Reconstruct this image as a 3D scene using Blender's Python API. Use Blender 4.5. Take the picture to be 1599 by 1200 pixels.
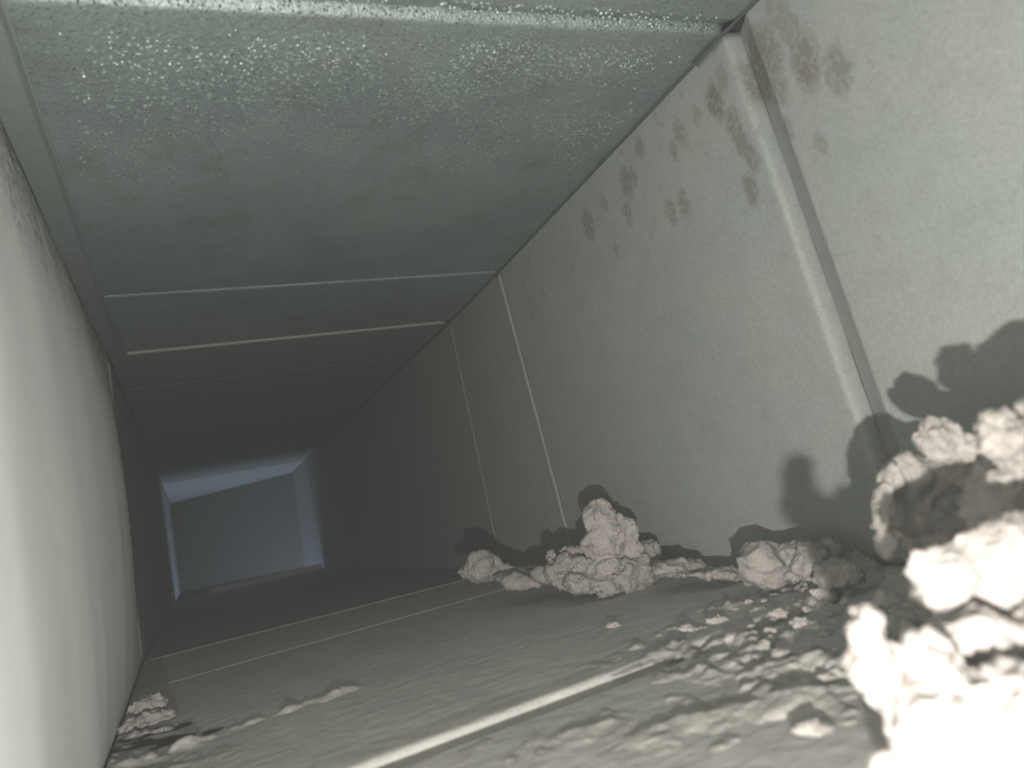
import bpy, bmesh, math, random
import numpy as np
from mathutils import Vector, Matrix, noise

for o in list(bpy.data.objects):
    bpy.data.objects.remove(o)
S = bpy.context.scene
COL = S.collection

# ------------------------------------------------------------------ camera
F_PX = 1176.75
RM = np.array([[0.89963344, -0.37774712, -0.2190132],
               [-0.14408548, 0.21666618, -0.96555432],
               [0.41218812, 0.90020158, 0.14049226]])      # world -> (right, down, forward)
cam = bpy.data.cameras.new('camera')
cam.sensor_width = 36
cam.lens = F_PX / 1599 * 36
cam.clip_start = 0.005
cam.dof.use_dof = True
cam.dof.focus_distance = 0.8
cam.dof.aperture_fstop = 8.0
camo = bpy.data.objects.new('camera', cam)
COL.objects.link(camo)
right, down, fwd = (Vector(RM[i]) for i in range(3))
m = Matrix((right, -down, -fwd)).transposed().to_4x4()
camo.matrix_world = m
S.camera = camo

# ------------------------------------------------------------------ world, lamps, exposure
w = bpy.data.worlds.new('world')
S.world = w
w.use_nodes = True
w.node_tree.nodes['Background'].inputs[0].default_value = (0.80, 0.84, 0.80, 1)
w.node_tree.nodes['Background'].inputs[1].default_value = 0.05
_vs = w.node_tree.nodes.new('ShaderNodeVolumeScatter')          # dust hanging in the air of the duct
_vs.inputs['Density'].default_value = 0.030
_vs.inputs['Color'].default_value = (0.93, 0.98, 0.95, 1)
w.node_tree.links.new(_vs.outputs[0], w.node_tree.nodes['World Output'].inputs['Volume'])
S.view_settings.view_transform = 'Standard'
S.view_settings.look = 'None'
S.view_settings.gamma = 1
S.view_settings.use_curve_mapping = False
S.view_settings.exposure = 0.0

def lamp(name, kind, loc, power, color, **kw):
    l = bpy.data.lights.new(name, kind)
    l.energy = power
    l.color = color
    for k, v in kw.items():
        setattr(l, k, v)
    o = bpy.data.objects.new(name, l)
    o.location = loc
    COL.objects.link(o)
    return o
# the inspection lamp beside and below the lens
LP = right * 0.014 + down * 0.062 - fwd * 0.04
fl = lamp('inspection_lamp', 'SPOT', LP, 15.0, (1.0, 0.985, 0.95), shadow_soft_size=0.0035, spot_size=math.radians(150), spot_blend=0.45)
fl.rotation_euler = fwd.to_track_quat('-Z', 'Y').to_euler()
# fill light added at the open end of the duct behind the camera
md_ = lamp('mouth_fill', 'AREA', (0.18, -0.34, 0.09), 0.16, (0.93, 1.0, 0.97), shape='RECTANGLE', size=0.46, size_y=0.38)
md_.rotation_euler = (math.pi / 2, 0, 0)
# cool daylight that rises through the drop at the far end of the duct
dl = lamp('far_daylight', 'AREA', (0.20, 3.22, -0.62), 3.1, (0.62, 0.78, 1.0), shape='RECTANGLE', size=0.46, size_y=0.40)
dl.rotation_euler = (math.pi, 0, 0)

# ------------------------------------------------------------------ helpers
def P(px, py, zc):
    """point seen at photograph pixel (px,py) at depth zc in metres"""
    v = np.array([(px - 800) / F_PX, (py - 600) / F_PX, 1.0]) * zc
    return Vector(RM.T @ v)
FLOOR = -0.1095
def on_floor(px, py, z=FLOOR):
    d = P(px, py, 1)
    t = z / d.z
    return d * t, t

def tag(o, label=None, cat=None, group=None, kind=None):
    if label: o['label'] = label
    if cat: o['category'] = cat
    if group: o['group'] = group
    if kind: o['kind'] = kind
    return o

def mesh_obj(name, verts, faces, mat, parent=None, smooth=True):
    me = bpy.data.meshes.new(name)
    me.from_pydata([tuple(v) for v in verts], [], faces)
    me.validate()
    me.materials.append(mat)
    if smooth:
        me.polygons.foreach_set('use_smooth', [True] * len(me.polygons))
    me.update()
    o = bpy.data.objects.new(name, me)
    COL.objects.link(o)
    if parent: o.parent = parent
    return o

# ------------------------------------------------------------------ materials
class NT:
    def __init__(s, name):
        s.m = bpy.data.materials.new(name)
        s.m.use_nodes = True
        s.t = s.m.node_tree
        s.b = s.t.nodes['Principled BSDF']
        s.co = s.t.nodes.new('ShaderNodeTexCoord').outputs['Object']
    def n(s, typ, **kw):
        nd = s.t.nodes.new(typ)
        for k, v in kw.items():
            if k.startswith('i_'):
                key = k[2:]
                key = int(key) if key.isdigit() else key.replace('_', ' ')
                if isinstance(v, bpy.types.NodeSocket): s.t.links.new(v, nd.inputs[key])
                else: nd.inputs[key].default_value = v
            else: setattr(nd, k, v)
        return nd
    def noise(s, scale, detail=3, rough=.55, stretch=None, dist=0.0):
        v = s.co
        if stretch:
            v = s.n('ShaderNodeMapping', i_0=s.co, i_Scale=stretch).outputs[0]
        return s.n('ShaderNodeTexNoise', i_Vector=v, i_Scale=scale, i_Detail=detail, i_Roughness=rough, i_Distortion=dist).outputs[0]
    def math(s, op, a, b=0.0, c=None, clamp=False):
        nd = s.n('ShaderNodeMath', operation=op, i_0=a, i_1=b)
        if c is not None:
            if isinstance(c, bpy.types.NodeSocket): s.t.links.new(c, nd.inputs[2])
            else: nd.inputs[2].default_value = c
        nd.use_clamp = clamp
        return nd.outputs[0]
    def ramp(s, f, a, b, lo=0.0, hi=1.0):
        return s.n('ShaderNodeMapRange', interpolation_type='SMOOTHSTEP', i_Value=f, i_1=a, i_2=b, i_3=lo, i_4=hi).outputs[0]
    def mix(s, f, a, b):
        nd = s.t.nodes.new('ShaderNodeMix')
        nd.data_type = 'RGBA'
        for i, v in ((0, f), (6, a), (7, b)):
            if isinstance(v, bpy.types.NodeSocket): s.t.links.new(v, nd.inputs[i])
            else: nd.inputs[i].default_value = v if i == 0 else (*v, 1)
        return nd.outputs[2]
    def bump(s, h, strength, dist, prev=None):
        nd = s.n('ShaderNodeBump', i_Height=h, i_Strength=strength, i_Distance=dist)
        if prev: s.t.links.new(prev, nd.inputs['Normal'])
        return nd.outputs[0]
    def out(s, col=None, rough=None, metal=None, normal=None, spec=None):
        for v, key in ((col, 'Base Color'), (rough, 'Roughness'), (metal, 'Metallic'), (normal, 'Normal'), (spec, 'Specular IOR Level')):
            if v is None: continue
            if isinstance(v, bpy.types.NodeSocket): s.t.links.new(v, s.b.inputs[key])
            elif isinstance(v, tuple): s.b.inputs[key].default_value = (*v, 1)
            else: s.b.inputs[key].default_value = v
        return s.m
    def spots(s, pts, warp=0.010, wscale=60, xw=.15):
        """dirt marks: each (x,y,z,radius) a soft blot with a ragged edge"""
        nz = s.n('ShaderNodeTexNoise', i_Vector=s.co, i_Scale=wscale, i_Detail=3.0)
        off = s.n('ShaderNodeVectorMath', operation='MULTIPLY_ADD', i_0=nz.outputs['Color'], i_1=(2 * warp,) * 3, i_2=(-warp,) * 3)
        v = s.n('ShaderNodeVectorMath', operation='ADD', i_0=s.co, i_1=off.outputs[0]).outputs[0]
        acc = None
        for x, y, z, r, k in pts:
            sub = s.n('ShaderNodeVectorMath', operation='SUBTRACT', i_0=v, i_1=(x, y, z)).outputs[0]
            sc = s.n('ShaderNodeVectorMath', operation='MULTIPLY', i_0=sub, i_1=(xw, 1.0, 0.6)).outputs[0]
            ln = s.n('ShaderNodeVectorMath', operation='LENGTH', i_0=sc).outputs['Value']
            g = s.ramp(ln, r * 0.45, r, k, 0.0)
            acc = g if acc is None else s.math('MAXIMUM', acc, g)
        return acc

def wall_hit(px, py, x):
    d = P(px, py, 1)
    return d * (x / d.x)

def mat_sheet(name, base, dark, rough, metal, grain=0.5, fine=1400):
    t = NT(name)
    cl = t.noise(9, 4)
    gr = t.noise(fine, 2)
    c = t.mix(t.ramp(cl, .35, .68), base, dark)
    c = t.mix(t.ramp(gr, .3, .7, 0, grain), c, tuple(v * .72 for v in dark))
    return t, c, gr

# right wall: pale grey-green dusty zinc, brown dirt marks in its upper part
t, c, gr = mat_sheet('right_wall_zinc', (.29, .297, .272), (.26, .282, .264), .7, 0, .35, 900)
sp = []
for px, py, r, k in [(1200, 95, .017, .75), (1190, 118, .014, .7), (1215, 80, .014, .6), (1272, 100, .012, .65), (1268, 75, .010, .5),
                  (1320, 110, .011, .55), (1228, 140, .009, .5), (1132, 160, .010, .75), (1160, 195, .009, .6), (1172, 225, .008, .55),
                  (1183, 245, .008, .55), (1180, 295, .008, .55), (1012, 230, .007, .5), (1075, 205, .008, .45), (1065, 235, .006, .5),
                  (990, 285, .010, .55), (1000, 275, .007, .5), (928, 350, .012, .55), (990, 332, .008, .5), (1057, 330, .008, .45),
                  (1077, 318, .008, .5), (1232, 20, .010, .4), (1250, 45, .009, .45), (1290, 225, .006, .35), (1145, 125, .008, .4),
                  (1240, 200, .006, .35), (955, 318, .006, .45), (970, 390, .005, .35), (1105, 180, .006, .3)]:
    p = wall_hit(px, py, .424)
    sp.append((p.x, p.y, p.z, r * 1.25, min(1, k * 1.4)))
c = t.mix(t.ramp(t.noise(330, 4, .7), .38, .62, .0, .30), c, (.16, .165, .15))
c = t.mix(t.ramp(t.noise(45, 5, .65), .45, .7, .0, .16), c, (.15, .15, .135))
mask = t.spots(sp, .006, 90)
nz = t.noise(85, 4, .6)
sep = t.n('ShaderNodeSeparateXYZ', i_0=t.co)
up = t.ramp(sep.outputs[2], .10, .27)
speck = t.math('MULTIPLY', t.ramp(nz, .60, .68, 0, .45), up)
mask = t.math('MAXIMUM', mask, speck)
ragged = t.math('MULTIPLY', t.math('MULTIPLY', mask, .8), t.ramp(t.noise(260, 3), .33, .55, .35, 1))
c = t.mix(ragged, c, (.115, .10, .085))
nm = t.bump(gr, .35, .0006)
nm = t.bump(t.noise(7, 2), .5, .010, nm)
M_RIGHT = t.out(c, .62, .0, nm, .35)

# ceiling: darker blue-green zinc, beaded surface that glitters
t, c, gr = mat_sheet('ceiling_zinc', (.32, .375, .36), (.25, .305, .295), .5, 0, .5, 700)
vo = t.n('ShaderNodeTexVoronoi', i_Vector=t.co, i_Scale=420.0)
drop = t.ramp(vo.outputs['Distance'], .05, .38, 1, 0)
sep = t.n('ShaderNodeSeparateXYZ', i_0=t.co)
ydist = t.math('ADD', sep.outputs[1], t.math('MULTIPLY', t.math('SUBTRACT', t.noise(6, 3), .5), .35))
near = t.ramp(ydist, .40, .66, 1, .10)
cs = t.n('ShaderNodeSeparateColor', i_0=vo.outputs['Color'])
drop = t.math('MULTIPLY', t.math('MULTIPLY', drop, near), t.ramp(cs.outputs[0], .25, .7, .15, 1.0))
nm = t.bump(gr, .9, .0012)
nm = t.bump(t.noise(330, 3, .6, (.6, 1, 1)), .14, .002, nm)
nm = t.bump(drop, 1.0, .0026, nm)
c = t.mix(t.ramp(t.noise(26, 4), .5, .72, 0, .35), c, (.17, .175, .15))
M_CEIL = t.out(c, t.math('SUBTRACT', t.ramp(t.noise(300, 2), .3, .7, .34, .5), t.math('MULTIPLY', drop, .2)), .45, nm, .8)

# left wall: pale and smooth, dirt along its top edge
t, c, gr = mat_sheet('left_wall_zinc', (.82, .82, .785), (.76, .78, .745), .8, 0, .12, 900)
sp = []
for px, py, r, k in [(8, 240, .012, .9), (3, 225, .010, .9), (14, 220, .007, .9), (30, 300, .006, .6), (68, 432, .007, .65), (35, 385, .005, .4),
                     (75, 365, .008, .5), (60, 345, .008, .4), (90, 400, .007, .4), (107, 450, .006, .35), (45, 330, .006, .4)]:
    p = wall_hit(px, py, -.071)
    sp.append((p.x, p.y, p.z, r, k))
mask = t.spots(sp, .005, 110)
sep = t.n('ShaderNodeSeparateXYZ', i_0=t.co)
zz = t.math('ADD', sep.outputs[2], t.math('MULTIPLY', t.math('SUBTRACT', t.noise(22, 4), .5), .09))
edge = t.ramp(zz, .17, .275, 0, 1)
mask = t.math('MAXIMUM', mask, t.math('MULTIPLY', edge, t.ramp(t.noise(150, 4, .6), .42, .60, .25, .85)))
c = t.mix(mask, c, (.15, .14, .12))
nm = t.bump(t.noise(5, 1, stretch=(1, 2.5, .3)), .2, .012)
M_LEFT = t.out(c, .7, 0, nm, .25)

# floor sheet: warm grey film of settled dust
t, c, gr = mat_sheet('dusty_floor_zinc', (.40, .378, .345), (.345, .33, .31), .9, 0, .35, 500)
ln = t.noise(30, 4, .6, (1, .35, 1))
c = t.mix(t.ramp(ln, .48, .72, 0, .3), c, (.50, .47, .44))
nm = t.bump(gr, .4, .0008)
nm = t.bump(t.noise(90, 4, .6, (.6, 1, 1)), .45, .003, nm)
M_FLOOR = t.out(c, .92, 0, nm, .15)

def plain(name, col, rough=.7, metal=0., spec=.3, bs=0.3, sc=400):
    t = NT(name)
    g = t.noise(sc, 3)
    c = t.mix(t.ramp(g, .3, .7, 0, .4), col, tuple(v * .7 for v in col))
    return t.out(c, rough, metal, t.bump(g, bs, .0006), spec)
_t = NT('glint_zinc_dome')
M_GLINT = _t.out((.26, .31, .295), .17, .35, None, 1.0)
M_SHELL = plain('dark_shell', (.04, .04, .04), .9)
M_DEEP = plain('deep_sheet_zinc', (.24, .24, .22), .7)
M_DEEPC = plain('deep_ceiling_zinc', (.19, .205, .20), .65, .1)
M_END = plain('end_plate_zinc', (.32, .33, .34), .8, sc=60)
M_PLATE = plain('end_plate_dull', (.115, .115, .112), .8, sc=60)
M_HEMR = plain('right_hem_zinc', (.42, .41, .375), .7)
M_HEMC = plain('ceiling_hem_zinc', (.20, .215, .20), .55, .1, .5)
M_HEMF = plain('floor_hem_dust', (.50, .475, .43), .9)
M_HEML = plain('left_hem_zinc', (.52, .52, .49), .7)
M_LIP = plain('bright_cut_edge', (.27, .262, .24), .6)
M_LIPC = plain('pale_lip_edge', (.30, .29, .26), .5)
M_STRIP = plain('seam_strip_zinc', (.19, .215, .205), .5, .2, .5, .7, 260)

def mat_dust(name, a, b, sc=1.0):
    t = NT(name)
    n1 = t.noise(70 * sc, 5, .65)
    n2 = t.noise(520 * sc, 3, .6)
    c = t.mix(t.ramp(n1, .35, .68), a, b)
    c = t.mix(t.ramp(n2, .52, .72, 0, .35), c, tuple(v * .6 for v in b))
    nm = t.bump(n1, .55, .004 / sc)
    nm = t.bump(n2, .7, .0012 / sc, nm)
    return t.out(c, 1.0, 0, nm, .05)
M_PALE = mat_dust('pale_dust_clod', (.37, .335, .31), (.30, .272, .25))
M_GREY = mat_dust('grey_dust_clod', (.30, .275, .252), (.235, .215, .195), 1.2)
M_DRIFT = mat_dust('settled_dust', (.36, .34, .31), (.30, .28, .255), 1.0)

# ------------------------------------------------------------------ duct geometry
KY = [-0.32, .3903, .8800, 1.1219, 4.2]
KTL = [(-.0692, .2923), (-.0692, .2923), (-.0713, .3009), (-.0672, .3015), (-.0672, .3015)]
KTR = [(.4118, .2976), (.4118, .2976), (.4178, .2881), (.4297, .2925), (.4297, .2925)]
KBR = [(.4400, -.1077), (.4400, -.1077), (.4320, -.1099), (.4260, -.1124), (.4260, -.1124)]
KBL = [(-.0669, -.1110), (-.0669, -.1110), (-.0759, -.1082), (-.0798, -.1048), (-.0798, -.1048)]
def corner(K, y):
    xs = np.interp(y, KY, [k[0] for k in K])
    zs = np.interp(y, KY, [k[1] for k in K])
    return Vector((float(xs), y, float(zs)))
WALLS = {  # start corner, end corner, outward direction
    'wall_left': (KBL, KTL, Vector((-1, 0, 0))),
    'wall_right': (KTR, KBR, Vector((1, 0, 0))),
    'ceiling': (KTL, KTR, Vector((0, 0, 1))),
    'floor': (KBR, KBL, Vector((0, 0, -1))),
}
def wpoint(wall, u, y, inward):
    a, b, od = WALLS[wall]
    return corner(a, y).lerp(corner(b, y), u) - od * inward

def panel(wall, y0, y1, mat, parent, tail=True, bulge=0.0, seed=0, tl=.0115, td=.0045):
    """one sheet: its near end turns outward just before the next joint"""
    e_ = tl + .004 if tail else .02
    ys = list(np.linspace(y0, y1 - e_, max(3, int((y1 - y0) / .04))))
    if tail: ys += [y1 - tl - .0015, y1 - tl, y1 - tl + .0015, y1 - tl * .5, y1 - tl * .2]
    ys.append(y1 - .0005)
    ys = [ys[0], ys[0] + .0008] + ys[1:-1] + [ys[-1] - .0008, ys[-1]]
    us = [.004, .0055] + list(np.linspace(.004, .996, 15)[1:-1]) + [.9945, .996]
    V, Fc = [], []
    for y in ys:
        for u in us:
            off = 0.0
            if tail and y > y1 - tl: off = -td * min(1, (y - (y1 - tl)) / (tl * .96))
            s = math.sin(math.pi * u) * math.sin(math.pi * min(1, max(0, (y - y0) / (y1 - y0))))
            if wall == 'wall_left' and bulge:
                q_ = (y - y0) / (y1 - y0)
                s = math.sin(math.pi * u) ** .7 * math.sin(math.pi * q_ ** 1.7)
            off += bulge * s + .0006 * noise.noise(Vector((u * 4, y * 6, seed)))* s
            V.append(wpoint(wall, u, y, off))
    n = len(us)
    for i in range(len(ys) - 1):
        for j in range(n - 1):
            Fc.append((i * n + j, i * n + j + 1, (i + 1) * n + j + 1, (i + 1) * n + j))
    o = mesh_obj('metal_panel', V, Fc, mat, parent)
    sd = o.modifiers.new('t', 'SOLIDIFY')
    sd.thickness = .001
    sd.offset = -1 if wall_normal_in(o, wall) else 1
    return o
def wall_normal_in(o, wall):
    nrm = o.data.polygons[len(o.data.polygons) // 2].normal
    return nrm.dot(WALLS[wall][2]) < 0

def strip(name, wall, prof, mat, parent, u0=.002, u1=.998, wob=0.0, seed=1, nu=60):
    """prof: list of (y, inward) closed with a back; swept across the wall"""
    V, Fc = [], []
    y0, y1 = prof[0][0], prof[-1][0]
    full = list(prof) + [(y1, -.012), (y0, -.012)]
    m_ = len(full)
    for i in range(nu + 1):
        u = u0 + (u1 - u0) * i / nu
        dy = wob * noise.noise(Vector((u * 5, seed * 3.1, 0)))
        di = wob * .5 * noise.noise(Vector((u * 7, seed * 1.7, 5)))
        for y, f in full:
            q = wpoint(wall, u, y, f)
            q.y += dy
            V.append(q)
    for i in range(nu):
        for j in range(m_):
            k = (j + 1) % m_
            Fc.append((i * m_ + j, i * m_ + k, (i + 1) * m_ + k, (i + 1) * m_ + j))
    Fc.append(tuple(range(m_)))
    Fc.append(tuple(nu * m_ + j for j in range(m_))[::-1])
    o = mesh_obj(name, V, Fc, mat, parent, smooth=False)
    bm = bmesh.new(); bm.from_mesh(o.data)
    bmesh.ops.recalc_face_normals(bm, faces=bm.faces)
    bm.to_mesh(o.data); bm.free()
    o.data.polygons.foreach_set('use_smooth', [True] * len(o.data.polygons))
    return o

def shell(wall, mat, y1=3.95):
    """backing behind the sheets"""
    a, b, od = WALLS[wall]
    V = []
    for off in (.014, .018):
        for y in (-.32, .39, .88, 1.122, y1):
            e = (corner(b, y) - corner(a, y)).normalized() * .02
            V.append(corner(a, y) - e + od * off)
            V.append(corner(b, y) + e + od * off)
    Fc = []
    for i in range(4):
        a0 = 2 * i
        Fc.append((a0, a0 + 1, a0 + 3, a0 + 2))
        Fc.append((a0 + 10, a0 + 12, a0 + 13, a0 + 11))
        Fc.append((a0, a0 + 2, a0 + 12, a0 + 10))
        Fc.append((a0 + 1, a0 + 11, a0 + 13, a0 + 3))
    Fc.append((0, 10, 11, 1)); Fc.append((8, 9, 19, 18))
    o = mesh_obj(wall, V, Fc, mat, smooth=False)
    tag(o, kind='structure')
    return o

SH = {}
for wl in WALLS:
    SH[wl] = shell(wl, M_SHELL, 2.92 if wl == 'floor' else 3.95)
tag(SH['wall_left'], 'pale smooth left side of the metal duct, close to the lens')
tag(SH['wall_right'], 'grey-green right side of the metal duct with brown dirt marks')
tag(SH['ceiling'], 'dark blue-green top of the metal duct with beaded glittering surface')
tag(SH['floor'], 'dust-covered warm grey bottom of the metal duct')

near_m = {'wall_left': M_LEFT, 'wall_right': M_RIGHT, 'ceiling': M_CEIL, 'floor': M_FLOOR}
hem_m = {'wall_left': M_HEML, 'wall_right': M_HEMR, 'ceiling': M_HEMC, 'floor': M_HEMF}
deep_m = {'wall_left': M_DEEP, 'wall_right': M_DEEP, 'ceiling': M_DEEPC, 'floor': M_DEEP}
J0, BD, J1, D1, D2, J5, JE = .3903, .8800, 1.1219, 1.3421, 1.8041, 2.9078, 3.93
for k, wl in enumerate(WALLS):
    pr = SH[wl]
    nm_, hm = near_m[wl], hem_m[wl]
    if wl == 'wall_left':
        panel(wl, -.31, .20, nm_, pr, False)
        panel(wl, .20, J1 - .003, nm_, pr, False, .019, tl=.02)
    else:
        panel(wl, -.31, J0 - .004, nm_, pr, True, 0, k, tl={'ceiling': .012, 'floor': .018}.get(wl, .021), td={'ceiling': .005, 'floor': .006}.get(wl, .0115))
        panel(wl, J0 + .004, BD - .004, nm_, pr, True, .001, k + 10, tl=.006, td=.002)
        panel(wl, BD + .004, J1 - .003, nm_, pr, wl == 'ceiling', 0, k + 20, tl=.006, td=.003)
    wide = .013
    pk = {'floor': .0011, 'ceiling': .0006}.get(wl, .0008)
    if wl != 'wall_left':
        strip('joint_hem', wl, [(J0 - .004, -.0118 if wl == 'wall_right' else -.007), (J0 - .002, -.0030), (J0, .0002), (J0 + .003, pk), (J0 + .006, pk), (J0 + .010, pk * .9), (J0 + .016, pk * .65), (J0 + .024, pk * .35), (J0 + .036, .0), (J0 + .040, -.0003)], nm_, pr, wob=.0015, seed=k)
        bp = {'floor': .0003, 'ceiling': .0001}.get(wl, .0004)
        strip('stiffening_bead', wl, [(BD - .005, -.003), (BD - .002, bp / 2), (BD, bp), (BD + .002, bp), (BD + .0045, .0002), (BD + .006, -.0006)], nm_, pr, wob=.0012, seed=k + 5)
    dj = {'wall_left': .002, 'ceiling': .002, 'floor': .0015, 'wall_right': .0010}[wl]
    strip('joint_lip', wl, [(J1 - .004, -.003), (J1 - .0022, dj * .8), (J1 - .001, dj), (J1 + .0005, dj), (J1 + .003, -.0005)], (M_LIPC if wl == 'ceiling' else M_LIP) if wl != 'wall_left' else M_DEEP, pr, u0=.02, u1=.98, wob=.001, seed=k + 9)
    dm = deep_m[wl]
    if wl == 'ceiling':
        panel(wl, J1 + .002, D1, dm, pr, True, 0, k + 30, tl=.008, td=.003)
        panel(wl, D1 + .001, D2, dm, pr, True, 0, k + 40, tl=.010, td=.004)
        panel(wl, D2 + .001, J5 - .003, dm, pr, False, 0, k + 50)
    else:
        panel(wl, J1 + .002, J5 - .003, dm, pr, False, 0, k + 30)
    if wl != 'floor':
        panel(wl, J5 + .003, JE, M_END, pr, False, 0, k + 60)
    else:
        strip('joint_lip', wl, [(J5 - .004, -.003), (J5 - .003, .016), (J5 + .001, .017), (J5 + .004, -.0005)], M_HEMF, pr, u0=.02, u1=.78, wob=.0015, seed=71)
# little glossy domes added to the ceiling sheet to make its glints
rg = random.Random(4)
V, Fc = [], []
for q in range(11000):
    y = rg.gauss(.46, .085)
    x = rg.gauss(.21, .13)
    if rg.random() < .25: x, y = rg.uniform(-.03, .40), rg.uniform(.37, .80)
    if not (-.035 < x < .395 and .372 < y < .85): continue
    if noise.noise(Vector((x * 14, y * 14, 3))) < -.12 and rg.random() < .8: continue
    u = (x - corner(KTL, y).x) / (corner(KTR, y).x - corner(KTL, y).x)
    r = rg.uniform(.0005, .0014) * (1.0 if y < .6 else .7)
    c_ = wpoint('ceiling', u, y, 0)
    c_.z += .0002
    a0, el = rg.uniform(0, 6.28), rg.uniform(.8, 1.7)
    n0 = len(V)
    for ring, (rr, hh) in enumerate(((1, 0), (.87, .42), (.5, .78))):
        for a in range(6):
            th = a * math.pi / 3
            dx, dy = rr * r * el * math.cos(th), rr * r * math.sin(th)
            V.append((c_.x + dx * math.cos(a0) - dy * math.sin(a0), y + dx * math.sin(a0) + dy * math.cos(a0), c_.z - hh * r * .9))
    V.append((c_.x, y, c_.z - .9 * r))
    for ring in range(2):
        for a in range(6):
            b = (a + 1) % 6
            Fc.append((n0 + ring * 6 + a, n0 + ring * 6 + 6 + a, n0 + ring * 6 + 6 + b, n0 + ring * 6 + b))
    for a in range(6): Fc.append((n0 + 12 + a, n0 + 18, n0 + 12 + (a + 1) % 6))
bd = mesh_obj('glint_domes', V, Fc, M_GLINT, SH['ceiling'])
tag(bd, kind='stuff')
# folded lock seam that runs along the ceiling beside the left wall
def seam(u_in, u_out, y0, y1, drop, mat, name):
    V, Fc = [], []
    ys = np.linspace(y0, y1, 90)
    prof = [(u_out, -.003), (u_out, drop), (u_in - .006, drop), (u_in - .003, drop + .0015), (u_in, drop * .6), (u_in + .0035, drop * .5), (u_in + .004, -.003)]
    m_ = len(prof)
    for i, y in enumerate(ys):
        for u, f in prof:
            V.append(wpoint('ceiling', u + .0012 * noise.noise(Vector((y * 9, 3, 1))), y, f + (.0006 * noise.noise(Vector((y * 40, u * 90, 2))) if f > 0 else 0)))
    for i in range(len(ys) - 1):
        for j in range(m_):
            k = (j + 1) % m_
            Fc.append((i * m_ + j, (i + 1) * m_ + j, (i + 1) * m_ + k, i * m_ + k))
    Fc.append(tuple(range(m_))); Fc.append(tuple((len(ys) - 1) * m_ + j for j in range(m_))[::-1])
    return mesh_obj(name, V, Fc, mat, SH['ceiling'], smooth=False)
seam(.047, .003, -.3, J1 - .006, .003, M_STRIP, 'lock_seam')
# dark cord standing in for the shaded gap at the ceiling / right wall corner
def cord(name, K, dx, dz, y0, y1, r, mat, parent):
    V, Fc = [], []
    ys = np.linspace(y0, y1, 160)
    for y in ys:
        c_ = corner(K, y)
        rr = r * (1 + .5 * noise.noise(Vector((y * 60, 1, 7))))
        for a in range(6):
            th = a * math.pi / 3
            V.append((c_.x + dx + rr * math.cos(th), y, c_.z + dz + rr * math.sin(th)))
    for i in range(len(ys) - 1):
        for a in range(6):
            b = (a + 1) % 6
            Fc.append((i * 6 + a, i * 6 + b, (i + 1) * 6 + b, (i + 1) * 6 + a))
    return mesh_obj(name, V, Fc, mat, parent)
M_GAP = plain('corner_gap_shade', (.07, .08, .075), .7)
cord('dark_gap_line', KTR, -.0005, -.0005, -.3, J1, .0016, M_GAP, SH['ceiling'])

# end plate closing the duct, set slightly askew
e = [corner(KBL, 3.9), corner(KBR, 3.5), corner(KTR, 3.32), corner(KTL, 3.86)]
V = []
N = 8
for i in range(N + 1):
    for j in range(N + 1):
        u, v = j / N, i / N
        p = e[0].lerp(e[1], u).lerp(e[3].lerp(e[2], u), v)
        V.append(p)
Fc = [(i * (N + 1) + j, i * (N + 1) + j + 1, (i + 1) * (N + 1) + j + 1, (i + 1) * (N + 1) + j) for i in range(N) for j in range(N)]
wb = mesh_obj('wall_back', V, Fc, M_END, smooth=False)
wb.modifiers.new('t', 'SOLIDIFY').thickness = .002
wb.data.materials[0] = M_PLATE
tag(wb, 'blue-grey plate closing the far end of the duct', kind='structure')

# ------------------------------------------------------------------ dust
def fract(p, sc, oc, seed):
    q = Vector((p[0] * sc + seed * 7.3, p[1] * sc - seed * 3.1, p[2] * sc + seed * 1.9))
    return noise.fractal(q, 1.0, 2.1, oc)
def ridge(p, sc, oc, seed):
    q = Vector((p[0] * sc + seed * 5.3, p[1] * sc + seed * 2.1, p[2] * sc - seed * 4.9))
    v, a, s_ = 0., 1., 0.
    for _ in range(oc):
        v += a * (1 - abs(noise.noise(q)) * 2.2); s_ += a
        a *= .5; q = q * 2.1
    return v / s_

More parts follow.
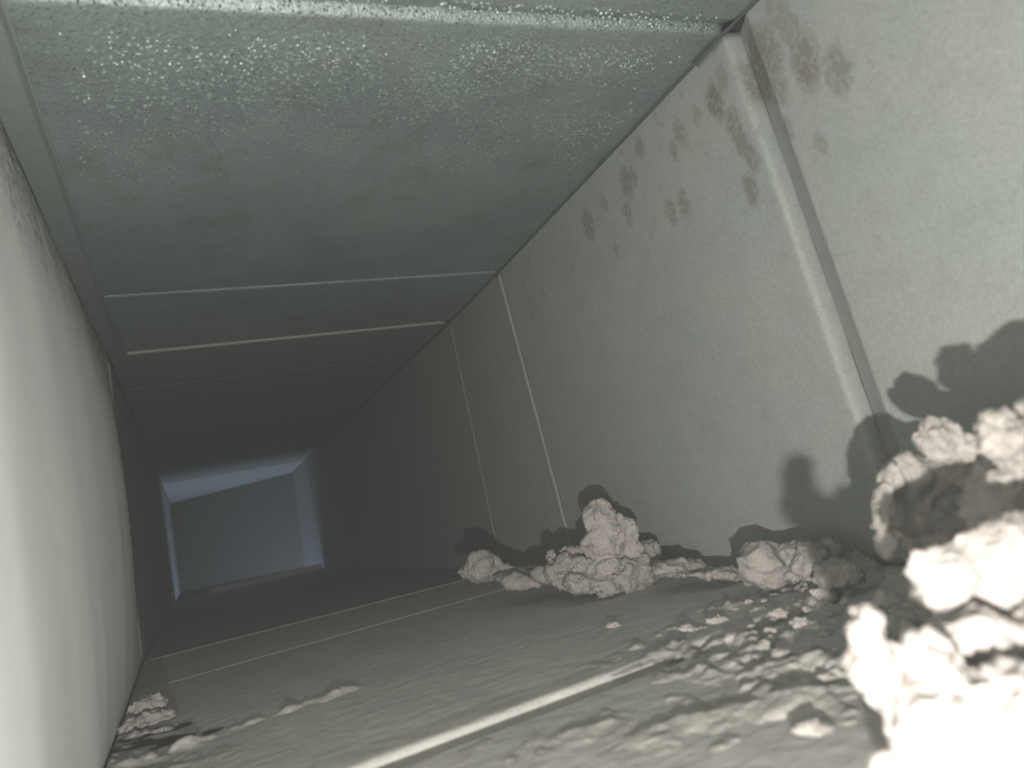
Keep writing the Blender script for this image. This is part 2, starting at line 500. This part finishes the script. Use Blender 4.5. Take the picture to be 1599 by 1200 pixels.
_cnt = [0]
def clod(name, blobs, mat, label, group=None, cat='dust clump', voxel=None, rough=1.0, cell=None, crumbs=7, fine=1.0):
    """blobs: (px, py, rx_px, ry_px, depth, [depth radius factor, tilt]) fused into one ragged lump"""
    _cnt[0] += 1
    seed = _cnt[0]
    bm = bmesh.new()
    rmax = 0
    for b in blobs:
        px, py, rx, ry, zc = b[:5]
        dz = b[5] if len(b) > 5 else 1.0
        tilt = b[6] if len(b) > 6 else 0.0
        c_ = P(px, py, zc)
        a, bb = rx * zc / F_PX, ry * zc / F_PX
        dd = dz * (a * bb) ** .5
        rmax = max(rmax, max(a, bb))
        ct, st = math.cos(tilt), math.sin(tilt)
        ax = right * ct + down * st
        ay = down * ct - right * st
        M4 = Matrix((ax * a, ay * bb, fwd * dd)).transposed().to_4x4()
        M4.translation = c_
        n0 = len(bm.verts)
        bmesh.ops.create_icosphere(bm, subdivisions=2, radius=1, matrix=M4)
        bm.verts.ensure_lookup_table()
        if crumbs:
            rg = random.Random(seed * 31 + int(px))
            s_ = (a * bb * dd) ** (1 / 3)
            for v in bm.verts[n0:]:
                v.co += (v.co - c_) * rg.uniform(-.20, .20)
            for q in range(crumbs):
                dv = Vector([rg.gauss(0, 1) for _ in range(3)]).normalized()
                pp = M4 @ (dv * rg.uniform(.86, 1.02))
                sr = s_ * rg.uniform(.12, .34)
                Mq = Matrix.Rotation(rg.uniform(0, 3), 4, 'XYZ'[q % 3]) @ Matrix.Diagonal((sr, sr * rg.uniform(.55, 1), sr * rg.uniform(.5, .9), 1))
                Mq.translation = pp
                bmesh.ops.create_icosphere(bm, subdivisions=1, radius=1, matrix=Mq)
    me = bpy.data.meshes.new('tmp'); bm.to_mesh(me); bm.free()
    o = bpy.data.objects.new('tmp', me); COL.objects.link(o)
    md = o.modifiers.new('r', 'REMESH'); md.mode = 'VOXEL'
    md.voxel_size = (voxel or rmax / 14) * .62
    dg = bpy.context.evaluated_depsgraph_get()
    me2 = bpy.data.meshes.new_from_object(o.evaluated_get(dg))
    bpy.data.objects.remove(o); bpy.data.meshes.remove(me)
    k = cell or 1 / (rmax * 1.1)
    nv = [v.normal.copy() for v in me2.vertices]
    cen = Vector((0, 0, 0))
    for v in me2.vertices: cen += v.co
    cen /= max(1, len(me2.vertices))
    for v, n_ in zip(me2.vertices, nv):
        p = v.co
        wv = noise.voronoi(p * (k * 3.2) + Vector((fract(p, k * 2, 2, seed), fract(p, k * 2, 2, seed + 9), 0)) * .5)[0]
        crack = min(1., (wv[1] - wv[0]) * 3.2) - .7
        ps = (p.x * .6 + p.z * .7, p.y, p.z * .55 - p.x * .5)
        d = .26 * fract(p, k, 3, seed) + fine * (.05 * crack - .26 * max(0, ridge(ps, k * 1.7, 3, seed) - .62) + .10 * (ridge(p, k * 5, 3, seed + 2) - .6) + .09 * fract(p, k * 9, 4, seed + 3))
        v.co = p + n_ * (d * rmax * rough)
        if v.co.z < FLOOR + .0004: v.co.z = FLOOR + .0004 
        if v.co.x > .4235: v.co.x = .4235
    # move origin to the base of the lump
    zb = min(v.co.z for v in me2.vertices)
    org = Vector((cen.x, cen.y, zb))
    for v in me2.vertices: v.co -= org
    me2.name = name
    me2.materials.clear(); me2.materials.append(mat)
    me2.polygons.foreach_set('use_smooth', [True] * len(me2.polygons))
    o = bpy.data.objects.new(name, me2)
    o.location = org
    COL.objects.link(o)
    tag(o, label, cat, group)
    return o

# settled dust on the floor: a relief that grows towards the near right
def hfield(x, y):
    xr = .432 - x
    n1 = fract((x, y * 1.3, 0), 16, 4, 2)
    n2 = fract((x, y, .3), 60, 4, 5)
    n3 = ridge((x, y * 1.2, .7), 32, 3, 9) - .62
    w_near = max(0., min(1., (.50 - y) / .18)) * max(0., min(1., (x - .04) / .16)) * (.35 + .65 * max(0, min(1, abs(y - .39) / .03 - .3)))
    w_r = math.exp(-max(0, xr) / .05) * max(0., min(1., (1.15 - y) / .3))
    w_rn = math.exp(-max(0, xr) / .10) * max(0., min(1., (.50 - y) / .15))
    h = -.0012 + .0007 * n1 + .0003 * n2
    h += w_near * (.0014 + .0016 * n1 + .0012 * n2 + .0016 * n3)
    pebb = max(0., min(1., (x - .20) / .08)) * max(0., min(1., (.50 - y) / .08))
    n4 = fract((x, y * 1.2, .9), 110, 3, 6)
    h += pebb * (.0016 * n1 + .0042 * n2 + .0035 * n3 + .003 * n4)
    h += w_r * (.003 + .006 * n1 + .004 * n2 + .003 * n3)
    h += w_rn * (.006 + .008 * n1 + .006 * n3)
    # low ridges left by the airflow
    xl = x + .075
    w_l = math.exp(-max(0, xl) / .035) * max(0., min(1., (.72 - y) / .16))
    h += w_l * (.004 + .006 * n1 + .005 * n2 + .003 * n3)
    yl = y - (.56 + .12 * x)
    h += .0026 * math.exp(-(yl / .010) ** 2) * max(0, min(1, (.12 - x) / .06)) * (1 + 1.8 * n2 + n1)
    return h
nx, ny = 300, 560
V, Fc = [], []
for i in range(ny):
    y = .10 + 1.0 * (i / (ny - 1)) ** 1.25
    for j in range(nx):
        x = -.066 + .492 * j / (nx - 1)
        h = hfield(x, y)
        base = FLOOR
        V.append((x, y, base + max(h, -.0006)))
low = [v[2] < FLOOR + .0001 for v in V]
for i in range(ny - 1):
    for j in range(nx - 1):
        q = (i * nx + j, i * nx + j + 1, (i + 1) * nx + j + 1, (i + 1) * nx + j)
        if all(low[k] for k in q): continue
        Fc.append(q)
dl_ = mesh_obj('dust_layer', V, Fc, M_DRIFT)
tag(dl_, 'warm grey layer of settled dust lying over the duct floor', 'dust', kind='stuff')

# --- heaps along the foot of the right wall, far to near
clod('dust_clump', [(755, 889, 32, 22, .80), (790, 893, 25, 14, .80), (728, 896, 16, 8, .81)], M_GREY,
     'low grey dust lump farthest along the right wall, left of the tall crumbly pile', 'dust heaps at the foot of the right wall', fine=.5, crumbs=3)
clod('dust_clump', [(820, 902, 55, 11, .76, 2), (862, 894, 32, 15, .74, 1.5)], M_GREY,
     'flat smooth dust drift between the farthest lump and the tall crumbly pile', 'dust heaps at the foot of the right wall', fine=.3, crumbs=0)
clod('dust_clump', [(885, 893, 32, 28, .70), (930, 900, 45, 32, .69), (985, 895, 45, 32, .69), (1012, 880, 22, 40, .71), (905, 912, 25, 16, .67), (945, 915, 25, 14, .67), (862, 872, 9, 16, .72), (960, 860, 45, 30, .72), (895, 870, 22, 18, .72)],
     M_GREY, 'tall crumbly dust pile with ragged edges leaning against the right wall', 'dust heaps at the foot of the right wall', rough=.62, cell=70, voxel=.0022)
clod('dust_chunk', [(935, 814, 24, 32, .695), (945, 848, 36, 38, .69, .8, .2), (968, 838, 30, 34, .70, .8, -.6), (985, 865, 24, 22, .70), (950, 884, 28, 16, .68)],
     M_PALE, 'upright pale chunk standing on top of the tall crumbly pile', None, rough=.5, cell=75, voxel=.002)
clod('dust_clump', [(1062, 888, 45, 11, .63, 2), (1115, 893, 45, 8, .61, 2), (1042, 885, 22, 11, .65, 1.5)], M_GREY,
     'thin low dust drift joining the tall crumbly pile to the round clod', 'dust heaps at the foot of the right wall', fine=.4, crumbs=2)
clod('dust_clod', [(1190, 885, 38, 36, .53), (1200, 870, 36, 24, .54), (1180, 860, 22, 14, .55)], M_GREY,
     'rounded grey clod against the right wall, near the middle of the dust ridge', None, rough=.55, voxel=.002, fine=.4, crumbs=2)
clod('dust_clump', [(1250, 865, 34, 20, .53), (1275, 880, 36, 30, .51), (1240, 895, 22, 16, .52), (1295, 860, 20, 20, .52), (1225, 862, 18, 10, .55), (1310, 900, 40, 24, .48)], M_GREY,
     'cracked crumbly dust pile directly right of the rounded clod', 'dust heaps at the foot of the right wall', rough=.7, cell=90, voxel=.002)
# --- big near heap
clod('dust_mound', [(1478, 805, 88, 80, .37, .8), (1425, 790, 50, 62, .365, .8), (1448, 752, 46, 40, .36, .8), (1422, 742, 40, 34, .355, .8), (1478, 736, 46, 32, .355, .8), (1590, 785, 100, 85, .32, .8), (1495, 880, 70, 60, .37, .6), (1580, 900, 130, 90, .32, .6), (1560, 1000, 110, 90, .30, .5), (1650, 950, 150, 160, .31, .5)],
     M_GREY, 'large brown-grey shaded mound behind the bright near chunks at right', None, rough=.4, voxel=.003, cell=30)
clod('dust_chunk', [(1472, 690, 38, 34, .325), (1515, 700, 44, 26, .325), (1454, 668, 16, 18, .325)], M_GREY,
     'small pale chunk on top of the shaded mound, nearer its left end', None, rough=.55, voxel=.0014, cell=90)
clod('dust_chunk', [(1570, 680, 38, 40, .265), (1600, 690, 50, 48, .275), (1668, 652, 78, 66, .27), (1590, 752, 44, 18, .28)], M_GREY,
     'pale chunk on top of the shaded mound at the right frame edge', None, rough=.55, voxel=.0014, cell=90)
clod('dust_flake', [(1392, 752, 17, 28, .34, 1), (1382, 785, 14, 30, .335, 1.3), (1376, 812, 13, 28, .335, 1.3), (1388, 845, 16, 26, .335, 1.2)], M_GREY,
     'thin upright pale sliver along the left side of the shaded mound', None, rough=.6, voxel=.001, cell=110, crumbs=4)
clod('dust_chunk', [(1485, 895, 76, 56, .232, .8, -.2), (1562, 878, 78, 74, .232, .8, -.35), (1650, 870, 90, 85, .232, .7)], M_PALE,
     'large smooth pale boulder of dust at right, blurred in the foreground', None, rough=.35, voxel=.0014, crumbs=4)
clod('dust_chunk', [(1352, 985, 28, 40, .20), (1365, 1040, 38, 44, .20), (1395, 1080, 40, 40, .205)], M_PALE,
     'egg-shaped pale chunk jutting out left of the bright near heap', None, rough=.35, voxel=.0012, crumbs=5)
clod('dust_mound', [(1450, 1040, 60, 55, .205, .8), (1540, 1005, 85, 50, .215, .8), (1480, 1120, 100, 75, .195, .7), (1590, 1110, 100, 90, .195, .7), (1530, 1220, 150, 110, .19, .7), (1640, 1000, 70, 60, .215)], M_PALE,
     'overexposed white heap of dust filling the lower right corner', None, rough=.5, voxel=.002, cell=40, crumbs=8)

# --- left corner heap
clod('dust_clump', [(232, 1110, 30, 22, .60), (250, 1128, 34, 20, .58), (215, 1140, 26, 24, .57), (230, 1170, 40, 26, .54), (205, 1190, 34, 20, .51), (250, 1192, 60, 16, .50)], M_GREY,
     'crumbly grey dust heap in the corner of the left wall and floor', None, rough=.6, voxel=.0022, cell=70)
clod('dust_flake', [(275, 1146, 34, 11, .54), (250, 1150, 20, 10, .54)], M_GREY,
     'flat flake lying against the right side of the left corner heap', None, rough=.6, voxel=.0016, cell=70)
clod('dust_flake', [(337, 1178, 20, 11, .50)], M_PALE, 'pale pointed clod on the floor right of the left corner heap', None, rough=.7, cat='dust clump')
clod('dust_flake', [(347, 1138, 13, 5, .55)], M_PALE, 'small pale flake alone on the floor above the pointed clod', None, rough=.7, cat='dust clump')

# --- flakes on the floor in front of the rounded clod and the near heap
def crumb(px, py, rx, ry, label, group=None, mat=M_PALE, name='dust_crumb'):
    _, t_ = on_floor(px, py + ry * .5)
    clod(name, [(px, py, rx, ry, t_ * .995, .9), (px + rx * .4, py - ry * .1, rx * .6, ry * .8, t_ * .995)], mat, label, group, cat='dust crumb', rough=.7)
crumb(1218, 960, 19, 8, 'flat oval pale flake in shadow below the rounded clod', name='dust_flake')
crumb(1150, 997, 21, 7, 'wedge-shaped pale flake at the far right end of the floor joint', name='dust_flake')
crumb(1285, 934, 20, 15, 'rounded pale crumb below the cracked pile, largest of the floor crumbs')
crumb(1085, 982, 26, 5, 'long thin pale flake on the floor left of the wedge-shaped flake', name='dust_flake')
crumb(1122, 970, 17, 7, 'pale lump rising behind the wedge-shaped flake', name='dust_flake')
crumb(1272, 1140, 34, 10, 'wide grey crumb low on the floor beside the overexposed heap', mat=M_GREY)
crumb(960, 978, 14, 5, 'small pale flake on the floor in front of the tall crumbly pile', name='dust_flake')
G = 'small dust crumbs scattered before the near heap'
for px, py, rx, ry in [(1170, 941, 8, 4), (1196, 940, 8, 4), (1173, 984, 7, 9), (1203, 988, 12, 8), (1250, 974, 14, 10), (1262, 924, 8, 6),
                       (1195, 1010, 11, 11), (1222, 1025, 17, 11), (1270, 1017, 15, 9), (1245, 1042, 17, 8), (1205, 1048, 15, 6), (1225, 912, 9, 5),
                       (1262, 953, 8, 5), (1290, 990, 13, 6), (1325, 950, 13, 6), (1232, 990, 8, 4), (1300, 960, 14, 7), (1185, 1030, 10, 6),
                       (1310, 1020, 14, 8), (1290, 1060, 16, 8), (1240, 1075, 14, 6), (1330, 985, 10, 6), (1150, 952, 6, 3), (1207, 968, 6, 3)]:
    crumb(px, py, rx, ry, 'small pale dust crumb among those scattered on the floor before the near heap', G, mat=random.Random(px).choice([M_PALE, M_GREY, M_GREY]))
